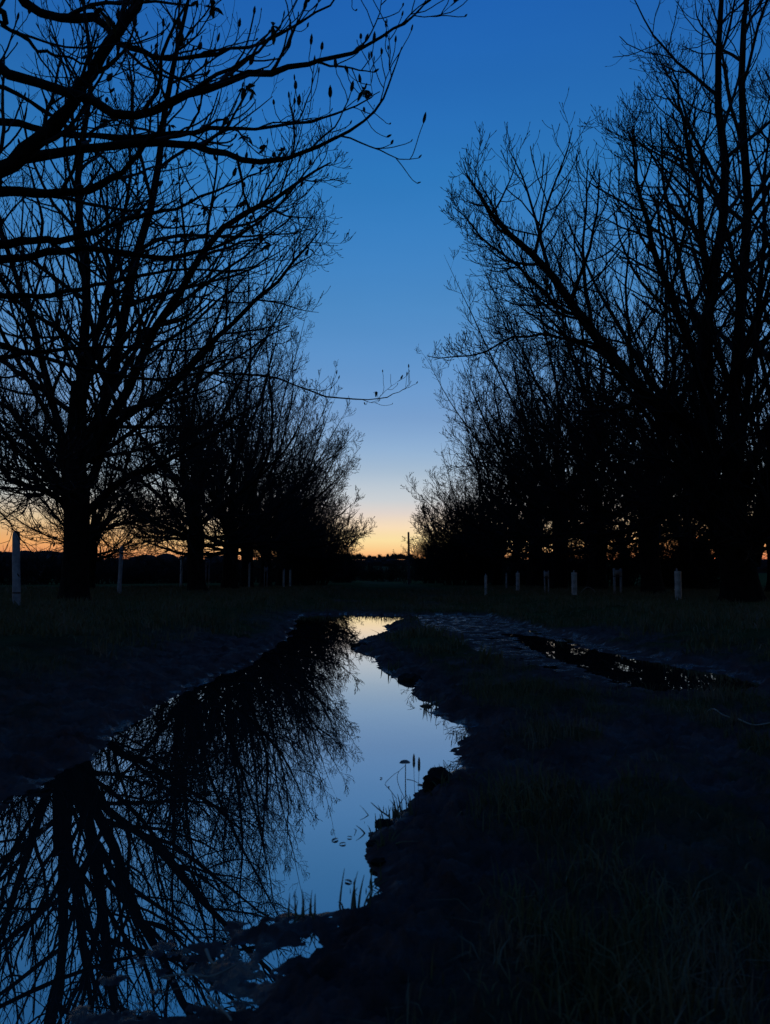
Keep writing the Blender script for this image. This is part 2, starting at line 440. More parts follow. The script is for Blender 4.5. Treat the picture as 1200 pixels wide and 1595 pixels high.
water_sheet(np.array([[0.95, 3.2], [2.4, 3.2], [2.4, 5.0], [1.9, 9.5], [1.7, 12.4], [0.62, 12.4], [0.7, 7.5]]), 0.1)
for P in PUD[2:6]: water_sheet(P, 0.5)

# ------------------------------------------------------------------ bare trees
def unit(v): return v / (np.linalg.norm(v, axis=-1, keepdims=True) + 1e-9)
def spline(pts, n_):
    """Catmull-Rom through pts, n_ samples"""
    P = np.asarray(pts, float); P = np.concatenate([[2 * P[0] - P[1]], P, [2 * P[-1] - P[-2]]])
    seg = len(P) - 3; tt = np.linspace(0, seg - 1e-6, n_); k = tt.astype(int); f = (tt - k)[:, None]
    a, b, c, d = P[k], P[k + 1], P[k + 2], P[k + 3]
    return 0.5 * ((2 * b) + (-a + c) * f + (2 * a - 5 * b + 4 * c - d) * f * f + (-a + 3 * b - 3 * c + d) * f ** 3)
def grow(rng, Sx, D, L, R0, tip, K, wob, up0, up1):
    N = len(Sx); P = np.empty((N, K, 3)); P[:, 0] = Sx; d = unit(D)
    for k in range(1, K):
        u = up0 + (up1 - up0) * k / K
        d = unit(d + rng.normal(0, wob, (N, 3)) + np.array([0, 0, 1.0]) * u)
        P[:, k] = P[:, k - 1] + d * (L / (K - 1))[:, None]
    tt = np.linspace(0, 1, K)[None]
    R = R0[:, None] * (1 - tt * (1 - tip))
    return P, R
def kids(rng, P, R, n_, t0, t1, a0, a1, l_fn, r_ratio, env=None, flat=0.0):
    """n_ side shoots on every parent, golden-angle phyllotaxis with jitter"""
    N, K, _ = P.shape
    Lp = np.linalg.norm(np.diff(P, axis=1), axis=2).sum(1)
    t = (np.arange(n_)[None] + rng.uniform(0, 1, (N, n_))) / n_
    t = t0 + (t1 - t0) * t
    f = t * (K - 1); k = np.minimum(f.astype(int), K - 2); f = f - k
    ii = np.arange(N)[:, None]
    A = P[ii, k]; B = P[ii, k + 1]
    pos = A + (B - A) * f[..., None]; tan = unit(B - A)
    rad = R[ii, k] * (1 - f) + R[ii, k + 1] * f
    ref = unit(np.cross(tan, np.array([0.3, 0.2, 1.0]))); w = np.cross(tan, ref)
    ph = rng.uniform(0, 6.28, (N, 1)) + np.arange(n_)[None] * 2.4 + rng.normal(0, 0.5, (N, n_))
    side = np.cos(ph)[..., None] * ref + np.sin(ph)[..., None] * w
    ang = rng.uniform(a0, a1, (N, n_))[..., None]
    d = tan * np.cos(ang) + side * np.sin(ang)
    L = l_fn(t, Lp[:, None]) * rng.uniform(0.6, 1.25, (N, n_))
    pos = pos.reshape(-1, 3); d = d.reshape(-1, 3); L = L.ravel(); r = np.minimum((rad * r_ratio).ravel(), 0.010 * L + 0.012)
    L = np.minimum(L, 0.14 + rad.ravel() * 42)
    if env is not None:
        c, e = env
        tip_ = pos + d * L[:, None]
        e2 = np.ones((len(pos), 1)) * e; e2[:, :2] *= (0.66 + 0.34 * sstep(0.8, 4.6, tip_[:, 2]))[:, None]
        q = (np.abs((tip_ - c) / e2) ** 2.4).sum(1) ** (1 / 2.4)
        L = L * np.clip(1.0 - (q - 0.93) * 1.9, 0.38, 1.0)
        kp = rng.uniform(0, 1, len(L)) < np.clip(L / 0.45, 0.12, 1)      # thin out stubby shoots
        pos, d, L, r = pos[kp], d[kp], L[kp], r[kp]
    return pos, d, L, r
def with_buds(P, R, bud_len, bud_r):
    """ends a shoot in a fat sticky bud"""
    d = unit(P[:, -1] - P[:, -2])
    L = bud_len[:, None]
    Pn = np.concatenate([P, (P[:, -1] + d * L * 0.35)[:, None], (P[:, -1] + d * L)[:, None]], 1)
    Rn = np.concatenate([R, bud_r[:, None], bud_r[:, None] * 0.15], 1)
    Rn[:, -3] = R[:, -1]
    return Pn, Rn

def tree_meshes(seed, height, radius, base_r, fork, n_limb=13, guided=None, counts=(16, 9, 5), rich=1.0, centre=(0, 0), low=0.0, twig_r=0.0050, bud=1.0):
    """trunk and crown MB of one tree around its own base at the origin"""
    rng = np.random.default_rng(seed)
    trunk = MB(); crown = MB()
    # trunk
    tz = np.array([-0.25, 0.0, 0.15, 0.4, 0.9, fork * 0.75, fork, fork + 0.5, fork + 1.1, fork + 1.9])
    tr = np.array([1.75, 1.5, 1.22, 1.06, 1.0, 1.0, 1.08, 0.78, 0.5, 0.3]) * base_r
    lean = rng.normal(0, 0.03, 2)
    tp = np.stack([lean[0] * tz + 0.03 * np.sin(tz * 2 + seed), lean[1] * tz, tz], -1)
    trunk.tubes(tp[None], tr[None], 16)
    # limbs
    lpt = []; lr = []
    for gp, r0, r1 in (guided or []):
        q = spline(gp, 14); q[2:] += np.cumsum(rng.normal(0, 0.035, (12, 3)), 0); lpt.append(q); lr.append(np.linspace(1, 0, 14) ** 0.85 * (r0 - r1) + r1)
    az = rng.uniform(0, 6.28) + np.arange(n_limb) * 2.4 + rng.normal(0, 0.25, n_limb)
    rank = (np.arange(n_limb) + 0.5) / n_limb
    inc = np.radians(8 + 74 * rank ** 0.9 + rng.normal(0, 5, n_limb) + low * rank)        # from vertical
    hz = fork + 0.9 * (1 - rank) ** 1.2 + rng.uniform(-0.45, 0.1, n_limb)
    st = np.stack([np.interp(hz, tz, tp[:, 0]), np.interp(hz, tz, tp[:, 1]), hz], -1)
    D = np.stack([np.sin(inc) * np.cos(az), np.sin(inc) * np.sin(az), np.cos(inc)], -1)
    st += D * [[base_r * 0.3]] * np.array([1, 1, 0])
    L = np.where(inc < 0.7, (height - hz) * 1.0, radius * 1.12) * rng.uniform(0.88, 1.05, n_limb)
    tip0 = st + D * L[:, None] + np.array([0, 0, 1.0]) * L[:, None] * 0.3 * np.sin(inc)[:, None]
    ql = (np.abs((tip0 - [0, 0, height * 0.52]) / [radius, radius, height * 0.56]) ** 2.4).sum(1) ** (1 / 2.4)
    L = L / np.maximum(1.0, ql) ** 0.9                       # limbs end at the rounded outline of the crown
    R0 = base_r * rng.uniform(0.20, 0.34, n_limb)
    Pl, Rl = grow(rng, st, D, L, R0, 0.06, 14, 0.085, 0.02, 0.09)
    if lpt:
        Pl = np.concatenate([Pl, np.array(lpt)]); Rl = np.concatenate([Rl, np.array(lr)])
    trunk.tubes(Pl, Rl, 8)
    env = (np.array([centre[0], centre[1], height * 0.52]), np.array([radius, radius, height * 0.52]))
    # boughs
    a, d, l, r = kids(rng, Pl, Rl, counts[0], 0.08, 1.0, 0.4, 1.05, lambda t, Lp: Lp * (0.46 - 0.30 * t) + 0.3, 0.55, env)
    P2, R2 = grow(rng, a, d, l, r, 0.22, 9, 0.11, 0.01, 0.12)
    crown.tubes(P2, R2, 5)
    # branchlets
    a, d, l, r = kids(rng, P2, R2, counts[1], 0.12, 1.0, 0.5, 1.05, lambda t, Lp: Lp * (0.36 - 0.16 * t) + 0.25, 0.6, env)
    P3, R3 = grow(rng, a, d, l, np.maximum(r, twig_r * 1.3), 0.7, 7, 0.10, 0.03, 0.20)
    P3b, R3b = with_buds(P3, np.maximum(R3, twig_r), np.full(len(P3), 0.04 * bud), np.full(len(P3), twig_r * 2.0))
    crown.tubes(P3b, R3b, 3)
    # twigs
    a, d, l, r = kids(rng, P3, R3, counts[2], 0.18, 0.98, 0.5, 1.0, lambda t, Lp: Lp * 0.30 + 0.07, 0.8)
    P4, R4 = grow(rng, a, d, l, np.full(len(a), twig_r), 0.85, 5, 0.10, 0.08, 0.30)
    P4b, R4b = with_buds(P4, R4, rng.uniform(0.03, 0.06, len(P4)) * bud, np.full(len(P4), twig_r * 1.75))
    crown.tubes(P4b, R4b, 3)
    return trunk, crown

TREE_GROUP = 'bare chestnut trees lining the track'
def plant(tr, cr_, x, y, label, rz=0.0, name='bare_tree'):
    root = empty(name, (x, y, gz(x, y) - 0.03), rz)
    tag(root, label, 'tree', TREE_GROUP)
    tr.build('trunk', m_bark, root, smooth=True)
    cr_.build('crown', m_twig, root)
    return root
def copy_tree(src, x, y, rz, s, label):
    c = src.copy(); COL.objects.link(c); c.location = (x, y, gz(x, y) - 0.03); c.rotation_euler = (0, 0, rz); c.scale = s
    c['label'] = label
    for ch in src.children:
        d = ch.copy(); COL.objects.link(d); d.parent = c
    return c
def rel(base, pts):
    b = np.array([base[0], base[1], gz(*base) - 0.03])
    return [at(*q) - b for q in pts]

# left row, first whole tree: its limbs follow the photograph
TL = (-5.4, 13.0)
gl_ = [
    (rel(TL, [(118, 800, 13), (80, 740, 13.2), (30, 650, 13.6), (-30, 600, 14)]), 0.082, .02),
    (rel(TL, [(112, 790, 13), (60, 765, 12.6), (10, 745, 12.2), (-60, 700, 12)]), 0.061, .012),
    (rel(TL, [(115, 770, 13), (100, 680, 13.2), (70, 520, 13.4), (30, 380, 13.6), (0, 250, 13.8)]), 0.088, .02),
    (rel(TL, [(125, 740, 13), (130, 620, 12.9), (135, 450, 12.7), (125, 280, 12.6), (140, 100, 12.6), (120, -60, 12.6)]), 0.109, .02),
    (rel(TL, [(138, 720, 13), (160, 600, 13.1), (195, 450, 13.2), (240, 260, 13.2), (270, 90, 13.2), (300, -40, 13.2)]), 0.116, .02),
    (rel(TL, [(140, 720, 13), (180, 620, 12.8), (235, 500, 12.5), (330, 370, 12.2), (430, 300, 12), (500, 255, 12)]), 0.095, .012),
    (rel(TL, [(138, 760, 13), (175, 680, 13), (260, 600, 13), (360, 500, 12.8), (450, 420, 12.6), (508, 350, 12.5)]), 0.082, .01),
    (rel(TL, [(135, 800, 13), (190, 750, 12.6), (280, 705, 12.2), (380, 640, 12)]), 0.075, .012),
    (rel(TL, [(135, 830, 13), (200, 810, 13.4), (290, 780, 13.8)]), 0.041, .01),
]
tr, cr_ = tree_meshes(5, 11.8, 4.6, 0.215, 2.0, n_limb=5, guided=gl_, counts=(20, 9, 4), low=18, twig_r=.0045)
plant(tr, cr_, *TL, 'large bare tree with wide spreading limbs, right of the leaning fence post')

# right row, first tree: several stems from one wide base, one long limb reaching over the track
TR = (6.3, 13.2)
gr_ = [
    (rel(TR, [(1140, 860, 13.2), (1118, 780, 13.2), (1105, 640, 13.1), (1110, 460, 13), (1130, 280, 13), (1112, 80, 13), (1130, -120, 13)]), 0.148, .03),
    (rel(TR, [(1155, 860, 13.2), (1150, 740, 13.3), (1150, 560, 13.4), (1178, 330, 13.5), (1165, 90, 13.5), (1195, -150, 13.5)]), 0.140, .03),
    (rel(TR, [(1170, 880, 13.2), (1190, 780, 13.0), (1215, 600, 12.8), (1250, 380, 12.6), (1270, 150, 12.6)]), 0.156, .03),
    (rel(TR, [(1125, 720, 13.1), (1085, 665, 12.9), (1000, 600, 12.6), (920, 500, 12.3), (850, 415, 12), (780, 345, 11.8), (745, 275, 11.8)]), 0.133, .012),
    (rel(TR, [(920, 500, 12.3), (850, 460, 12.1), (770, 405, 12), (700, 350, 12)]), 0.039, .008),
    (rel(TR, [(1105, 640, 13.1), (1070, 520, 12.7), (1020, 400, 12.4), (985, 300, 12.2), (960, 210, 12.2)]), 0.086, .01),
    (rel(TR, [(1110, 460, 13), (1085, 350, 12.7), (1055, 240, 12.5), (1030, 120, 12.4)]), 0.070, .01),
    (rel(TR, [(1110, 800, 13.2), (1060, 735, 13.8), (1010, 700, 14.4), (930, 640, 15)]), 0.078, .012),
    (rel(TR, [(1120, 860, 13.2), (1075, 800, 13.0), (1010, 760, 12.8)]), 0.062, .012),
    (rel(TR, [(960, 545, 12.5), (880, 525, 12.2), (800, 520, 12), (720, 545, 12), (640, 545, 12)]), 0.031, .006),
]
tr, cr_ = tree_meshes(8, 12.0, 4.9, 0.30, 1.2, n_limb=9, guided=gr_, counts=(20, 9, 4), low=8, twig_r=.0044)
plant(tr, cr_, *TR, 'massive bare tree forking low into several stems, its long limb reaching out over the track')

# three patterns shared by the rest of the two rows
pats = []
firsts = [
    ((6.35, 17.7), 21, 11.6, 5.0, 0.23, 1.7, 'bare tree with a thick short trunk just behind the massive forked tree on the right'),
    ((-5.4, 21.4), 22, 11.8, 5.1, 0.23, 1.6, 'bare tree with a low spreading crown, second trunk along the left side of the track'),
    ((6.45, 22.5), 23, 12.0, 5.4, 0.26, 1.5, 'bare tree third along the right side, dark trunk behind the paired pale stakes'),
]
for (xy, sd_, hh, rr, br, fk, lab) in firsts:
    tr, cr_ = tree_meshes(sd_, hh, rr, br, fk, n_limb=16, counts=(18, 8, 3), twig_r=0.0054, bud=1.3, low=13)
    pats.append(plant(tr, cr_, *xy, lab))
rest = [
    (2, -5.4, 25.9, 1.3, (0.99, 0.99, 1.05), 'bare tree third along the left side, between two pale stakes'),
    (0, -5.5, 29.6, 2.9, (1.04, 1.04, 1.04), 'bare tree fourth along the left side of the track'),
    (1, -5.4, 33.6, 4.4, (1.04, 1.04, 1.13), 'bare tree fifth along the left side of the track'),
    (3, -5.4, 38.5, 5.2, (1.07, 1.07, 1.02), 'bare tree sixth along the left side of the track'),
    (3, -5.6, 44.0, .6, (1.02, 1.02, 0.96), 'bare tree seventh along the left side of the track'),
    (3, -5.8, 50.0, 2.0, (0.97, 0.97, 0.90), 'bare tree eighth along the left side of the track'),
    (1, 6.3, 27.0, 2.2, (1.21, 1.21, 1.36), 'bare tree fourth along the right side of the track'),
    (0, 6.3, 31.4, 3.9, (1.16, 1.16, 1.13), 'bare tree fifth along the right side of the track'),
    (3, 6.3, 41.5, 5.9, (1.17, 1.17, 1.13), 'bare tree seventh along the right side of the track'),
    (3, 6.3, 47.5, .4, (1.17, 1.17, 1.07), 'bare tree eighth along the right side of the track'),
    (3, 6.5, 54.0, 4.4, (1.07, 1.07, 0.96), 'farthest bare tree along the right side of the track'),
    (3, -5.9, 57.0, 1.4, (0.90, 0.90, 0.85), 'farthest bare tree along the left side of the track'),
    (1, 10.6, 20.2, 3.0, (0.90, 0.90, 0.90), 'bare tree standing behind the right row, between the first two trunks'),
    (2, 10.8, 26.5, .7, (0.90, 0.90, 0.85), 'bare tree standing behind the right row, further off beyond the twiggy bush'),
    (0, 11.0, 34.0, 2.2, (0.95, 0.95, 0.85), 'farthest bare tree standing behind the right row'),
    (0, -9.8, 24.5, 5.0, (0.85, 0.85, 0.75), 'smaller bare tree behind the left row, seen between its first two trunks'),
    (0, 7.9, 9.6, 1.7, (0.78, 0.78, 1.00), 'bare tree past the right edge, only its crown reaching in at the top right'),
]
tr, cr_ = tree_meshes(24, 11.6, 5.2, 0.22, 1.5, n_limb=15, counts=(14, 7, 2), twig_r=0.0085, bud=1.8, low=13)
pats.append(plant(tr, cr_, 6.3, 36.0, 'bare tree sixth along the right side of the track'))
for k, x, y, rz, s_, lab in rest: copy_tree(pats[k], x, y, rz, s_, lab)

# the tree just outside the frame whose boughs hang across the top left
TN = (-5.2, 4.4)
rngN = np.random.default_rng(77)
def bough(z0, pts, r0, r1):
    b = np.array([TN[0], TN[1], z0])
    P = [at(*q) for q in pts]
    mid = b * 0.45 + P[0] * 0.55 + np.array([0, 0, 0.15])
    q = spline([b, mid] + P, 34)
    return q, np.linspace(1, 0, 34) ** 1.4 * (r0 - r1) + r1
boughs = [
    bough(2.2, [(-90, 345, 3.0), (0, 268, 2.9), (90, 190, 2.9), (150, 100, 2.8), (212, 5, 2.8), (240, -70, 2.8)], .10, .03),
    bough(2.6, [(-80, 60, 2.8), (0, 108, 2.8), (110, 145, 2.7), (200, 180, 2.6), (270, 160, 2.5), (345, 130, 2.5), (430, 112, 2.5), (500, 96, 2.5), (560, 74, 2.5), (610, 48, 2.5), (650, 20, 2.5), (672, 0, 2.5)], .055, .0045),
    bough(2.4, [(-60, 300, 3.1), (60, 300, 3.1), (150, 292, 3.0), (210, 245, 3.0), (252, 195, 2.9), (280, 130, 2.9), (300, 70, 2.9)], .06, .006),
    bough(2.4, [(-40, 262, 3.1), (60, 242, 3.1), (170, 228, 3.0), (270, 222, 3.0), (340, 238, 2.9), (410, 252, 2.8), (470, 240, 2.8), (540, 208, 2.7), (590, 165, 2.7), (615, 110, 2.7), (624, 75, 2.7)], .055, .004),
    bough(2.5, [(-50, 190, 3.3), (80, 205, 3.3), (200, 215, 3.2), (310, 205, 3.2), (400, 200, 3.1), (500, 186, 3.0), (560, 162, 3.0), (592, 142, 3.0)], .045, .004),
    bough(2.2, [(-60, 380, 3.4), (60, 376, 3.4), (130, 368, 3.4), (190, 345, 3.4), (270, 325, 3.3), (350, 290, 3.3), (420, 262, 3.3)], .055, .006),
    bough(2.0, [(-60, 410, 3.6), (50, 398, 3.6), (150, 388, 3.5), (250, 400, 3.5), (330, 386, 3.5), (400, 350, 3.4), (450, 300, 3.4), (482, 262, 3.4)], .055, .005),
    bough(2.7, [(-60, -40, 3.0), (60, 20, 3.0), (150, 30, 2.9), (195, 72, 2.9), (260, 90, 2.9), (340, 82, 2.8), (420, 60, 2.8), (510, 8, 2.8), (540, -20, 2.8)], .05, .005),
    bough(1.9, [(-60, 455, 4.0), (60, 462, 4.0), (170, 440, 3.9), (280, 420, 3.9), (380, 420, 3.8), (450, 380, 3.8)], .05, .005),
    bough(1.8, [(-60, 560, 4.4), (60, 548, 4.4), (180, 540, 4.4), (300, 545, 4.3), (400, 520, 4.3)], .05, .006),
    bough(2.6, [(-60, 30, 2.4), (10, 40, 2.4), (60, 78, 2.4), (120, 95, 2.4), (180, 105, 2.4)], .03, .005),
    bough(2.5, [(-60, 130, 3.8), (80, 180, 3.8), (180, 265, 3.8), (250, 350, 3.8), (330, 350, 3.8)], .035, .006),
    bough(2.0, [(-60, 520, 4.6), (80, 560, 5.0), (220, 590, 5.4), (330, 580, 5.7), (430, 590, 5.9), (510, 618, 6.0), (580, 622, 6.0), (620, 612, 6.0), (637, 600, 6.0)], .04, .004),
    bough(1.4, [(-80, 760, 5.0), (0, 800, 5.2), (40, 850, 5.3), (85, 895, 5.4)], .03, .004),
    bough(1.7, [(-60, 640, 4.8), (20, 700, 5.0), (80, 720, 5.0), (130, 700, 5.0)], .035, .004),
]
bN = np.array([TN[0], TN[1], gz(*TN) - 0.03])
trunk = MB(); crown = MB(); leaves = MB()
tz = np.array([-0.25, 0.0, 0.2, 0.6, 1.5, 2.1, 2.8, 3.6, 4.6, 6.0, 8.0, 10.0]); trr = np.array([.42, .36, .29, .25, .24, .25, .20, .16, .12, .08, .05, .02])
trunk.tubes(np.stack([0.04 * np.sin(tz), 0.02 * tz, tz], -1)[None], trr[None], 18)
PB = np.array([b[0] for b in boughs]) - bN; RB = np.array([b[1] for b in boughs]) * 0.56
RB = RB * (1 + 0.12 * rngN.normal(0, 1, RB.shape) * 0.6)
kn = rngN.normal(0, 1, PB.shape) * 0.0048; kn[:, :6] = 0
PB = PB + kn                               # small kinks at old bud scars
trunk.tubes(PB, RB, 9)
def tuck(P, lo=0.0): return P
a, d, l, r = kids(rngN, PB, RB, 8, 0.34, 0.96, 0.35, 0.8, lambda t, Lp: 0.60 - 0.48 * t + 0 * Lp, 0.6)
l = l * 1.15
P2, R2 = grow(rngN, a, d, l, np.minimum(r, .010), 0.4, 9, 0.15, 0.04, 0.14)
crown.tubes(P2, R2, 6)
a, d, l, r = kids(rngN, P2, R2, 4, 0.2, 0.95, 0.5, 0.95, lambda t, Lp: 0.10 + 0.22 * Lp, 0.6)
P3, R3 = grow(rngN, a, d, l, np.clip(r, .002, .0045), 0.75, 7, 0.14, 0.05, 0.16)
tips = []
for P_, R_ in ((P2, R2), (P3, R3)):
    n3 = len(P_)
    bl = rngN.uniform(0.016, 0.048, n3) * rngN.choice([.6, 1, 1], n3); br_ = bl * rngN.uniform(0.14, 0.24, n3)
    dd = unit(P_[:, -1] - P_[:, -2]); dd = unit(dd + [0, 0, 0.9])
    e = P_[:, -1]
    Pb = np.stack([e, e + dd * bl[:, None] * .12, e + dd * bl[:, None] * .35, e + dd * bl[:, None] * .7, e + dd * bl[:, None]], 1)
    Rb = np.stack([R_[:, -1], br_ * .7, br_, br_ * .8, br_ * .12], 1)
    crown.tubes(Pb, Rb, 6)
    tips.append((e + dd * bl[:, None] * .8, dd))
crown.tubes(P3, R3, 5)
# a few buds already opened into drooping crumpled leaflets
E_ = np.concatenate([t_[0] for t_ in tips]); Dd = np.concatenate([t_[1] for t_ in tips])
pick = rngN.choice(len(E_), 34, replace=False)
lv = MB()
for i in pick:
    for k in range(rngN.integers(4, 8)):
        az_ = rngN.uniform(0, 6.28); o_dir = unit(np.array([math.cos(az_), math.sin(az_), rngN.uniform(-0.9, 0.5)]))
        ln = rngN.uniform(0.025, 0.05); wd = ln * 0.22
        side = unit(np.cross(o_dir, [0.1, 0.2, 1.0])); up = np.cross(side, o_dir)
        b0 = E_[i]
        rows = []
        for tt, ww, dr in ((0, .15, 0), (.25, .7, .02), (.55, 1.0, -.06), (.8, .7, -.2), (1, .08, -.38)):
            c = b0 + o_dir * ln * tt + np.array([0, 0, 1]) * ln * dr
            rows += [c - side * wd * ww + up * wd * .3 * ww, c, c + side * wd * ww + up * wd * .3 * ww]
        q = []
        for r_ in range(4):
            for c_ in range(2):
                v0 = r_ * 3 + c_; q.append([v0, v0 + 1, v0 + 4, v0 + 3])
        lv.add(rows, q)
root = empty('bare_tree', tuple(bN))
tag(root, 'near bare tree at the left edge, its boughs with fat buds hanging across the sky', 'tree', TREE_GROUP)
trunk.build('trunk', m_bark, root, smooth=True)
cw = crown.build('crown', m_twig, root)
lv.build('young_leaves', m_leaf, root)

# ------------------------------------------------------------------ thickets, hedges, far trees
def thicket(seed, w, d_, h, stems, sub=(9, 6), tw=0.006, sp=0.55):
    rng = np.random.default_rng(seed)
    m = MB()
    st = np.stack([rng.uniform(-w / 2, w / 2, stems) * .6, rng.uniform(-d_ / 2, d_ / 2, stems) * .6, np.full(stems, -0.1)], -1)
    D = np.stack([rng.normal(0, sp, stems) + st[:, 0] * .3, rng.normal(0, sp, stems), np.ones(stems)], -1)
    L = h * rng.uniform(.75, 1.15, stems) * np.clip(1.15 - (np.abs(st[:, 0]) / (w * .5)) ** 2 * .6, .4, 1.1)
    P, R = grow(rng, st, D, L, np.full(stems, .02 + tw), .3, 9, .1, 0.02, .02)
    m.tubes(P, R, 4)
    a, d, l, r = kids(rng, P, R, sub[0], .08, 1, .4, 1.1, lambda t, Lp: Lp * (.42 - .25 * t), .6)
    P2, R2 = grow(rng, a, d, l, np.full(len(a), tw * 1.4), .6, 6, .15, .02, .05); m.tubes(P2, R2, 3)
    a, d, l, r = kids(rng, P2, R2, sub[1], .1, 1, .5, 1.1, lambda t, Lp: Lp * .4 + .1, .6)
    P3, R3 = grow(rng, a, d, l, np.full(len(a), tw), .7, 4, .2, .02, .08); m.tubes(P3, R3, 3)
    return m
def bush(seed, x, y, w, h, lab, stems=60, sub=(12, 7), tw=0.008, cat='bush', grp=None, name='bare_bush', sp=.55):
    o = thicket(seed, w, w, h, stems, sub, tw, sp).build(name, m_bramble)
    o.location = (x, y, gz(x, y)); tag(o, lab, cat, grp); return o
bush(1, 4.4, 41, 3.6, 4.0, 'dense dark thicket under the far trees on the right of the track', 80, (11, 6), .012, sp=.22)
bush(2, -4.2, 40, 3.4, 3.6, 'dense dark thicket under the far trees on the left of the track', 80, (11, 6), .012, sp=.22)
bush(3, 10.6, 26, 2.6, 1.9, 'low dark bush behind the white tube guard, between the two big right hand trees', 60, (12, 8), .010)
bush(7, 9.7, 31, 3.0, 2.3, 'open twiggy bush behind the paired stakes on the right verge', 40, (10, 6), .009)
bush(4, 2.0, 66, 1.2, 3.0, 'small open bare shrub against the sunset glow beside the upright pole', 8, (6, 3), .010, sp=.18)
bush(5, 3.6, 55, 2.2, 3.0, 'dark rounded shrub right of the upright pole at the end of the right row', 60, (11, 6), .012, sp=.28)
bush(6, -3.6, 62, 2.4, 2.3, 'low dark shrub at the end of the left row', 60, (12, 7), .014, sp=.3)

# hedgerows along both field boundaries behind the rows of trees
def hedge(seed, x0, y0, x1, y1, h, n_, lab, tw):
    rng = np.random.default_rng(seed); m = MB()
    for k in range(n_):
        f = (k + rng.uniform(0, 1)) / n_
        t_ = thicket(seed * 100 + k, 3.4, 1.6, h * rng.uniform(.7, 1.15), 22, (9, 5), tw)
        off = np.array([x0 + (x1 - x0) * f, y0 + (y1 - y0) * f, 0.2])
        V = np.concatenate(t_.V) + off; m.add(V, np.concatenate(t_.Q))
    o = m.build('hedgerow', m_bramble); tag(o, lab, 'hedge'); return o
hedge(41, -24, 36, -7.4, 70, 1.75, 24, 'dark bare hedgerow running behind the left row of trees and pale stakes', .016)
hedge(42, 9.0, 34, 9.6, 74, 1.6, 20, 'dark bare hedgerow running behind the right row of trees and pale stakes', .016)

hedge(43, -13, 97, 15, 101, 2.2, 16, 'low dark hedgerow closing off the far end of the track below the glow', .02)
# far woods: rows of small crowns on the skyline
def wood(seed, x0, x1, y, h0, h1, n_, lab, spiky=0.0, tw=0.05):
    rng = np.random.default_rng(seed); m = MB()
    for k in range(n_):
        f = (k + rng.uniform(0, 1)) / n_; h = h0 + (h1 - h0) * f
        h *= rng.uniform(.72, 1.12)
        x = x0 + (x1 - x0) * f; yy = y + rng.uniform(-6, 6); zb = gz(x, yy)
        w = h * (rng.uniform(.7, 1.2) if spiky == 0 else rng.uniform(.18, .5)); h *= (1 if spiky == 0 else rng.uniform(.35, 1.25))
        # a lumpy closed crown of small facets with twig ends standing out of it
        nl, nm = 14, 9
        th = np.linspace(0, 2 * math.pi, nl, endpoint=False); ph = np.linspace(0.02, math.pi / 2, nm)
        TH, PH = np.meshgrid(th, ph, indexing='ij')
        rr = 1 + 0.28 * rng.normal(0, 1, TH.shape) * np.sin(PH)
        X = x + w * np.sin(PH) * np.cos(TH) * rr; Y = yy + w * np.sin(PH) * np.sin(TH) * rr; Z = zb - 0.2 + h * np.cos(PH) * (0.9 + .1 * rr)
        i = np.arange(nl * nm).reshape(nl, nm); j = np.roll(i, -1, 0)
        q = np.stack([i[:, :-1], i[:, 1:], j[:, 1:], j[:, :-1]], -1).reshape(-1, 4)
        m.add(np.stack([X, Y, Z], -1).reshape(-1, 3), q)
        n_t = 26
        st = np.stack([x + rng.normal(0, w * .45, n_t), yy + rng.normal(0, w * .3, n_t), np.full(n_t, zb + h * .5)], -1)
        D = np.stack([rng.normal(0, .35, n_t), rng.normal(0, .3, n_t), np.ones(n_t)], -1)
        P, R = grow(rng, st, D, h * rng.uniform(.35, .72, n_t), np.full(n_t, tw), .3, 4, .1, 0, .03); m.tubes(P, R, 3)
    o = m.build('far_wood', m_bramble); tag(o, lab, 'woodland', kind='stuff'); return o
wood(51, -125, -34, 165, 6.4, 3.8, 70, 'distant line of bare trees on the left skyline across the field')
wood(52, -34, 14, 230, 2.4, 2.2, 60, 'far low line of bare trees on the horizon at the end of the track', 0, .05)
wood(54, -26, -12, 385, 2.6, 2.4, 40, 'row of thin upright far trees on the horizon left of the glow', 1, .09)
wood(55, -12, 14, 380, 1.5, 2.6, 70, 'row of fine upright far saplings on the horizon under the glow', 1, .05)
wood(53, 60, 150, 170, 3.0, 3.8, 60, 'distant line of bare trees on the right skyline across the field')

# upright pole near the end of the track
m = MB(); px_, py_ = at(637, 872, 58)[0], 58.0
hgt = at(637, 829, 58)[2]
zz = np.linspace(-0.3, hgt, 6); m.tubes(np.stack([0.02 * np.sin(zz), 0 * zz, zz], -1)[None], np.array([[.095, .09, .088, .085, .08, .075]]), 10)
m.box((0, 0, hgt + .005), (.06, .06, .012))
po = m.build('wooden_pole', m_pole, smooth=False); po.location = (px_, py_, 0.0); tag(po, 'dark upright wooden pole standing against the sunset glow right of the track end', 'pole')

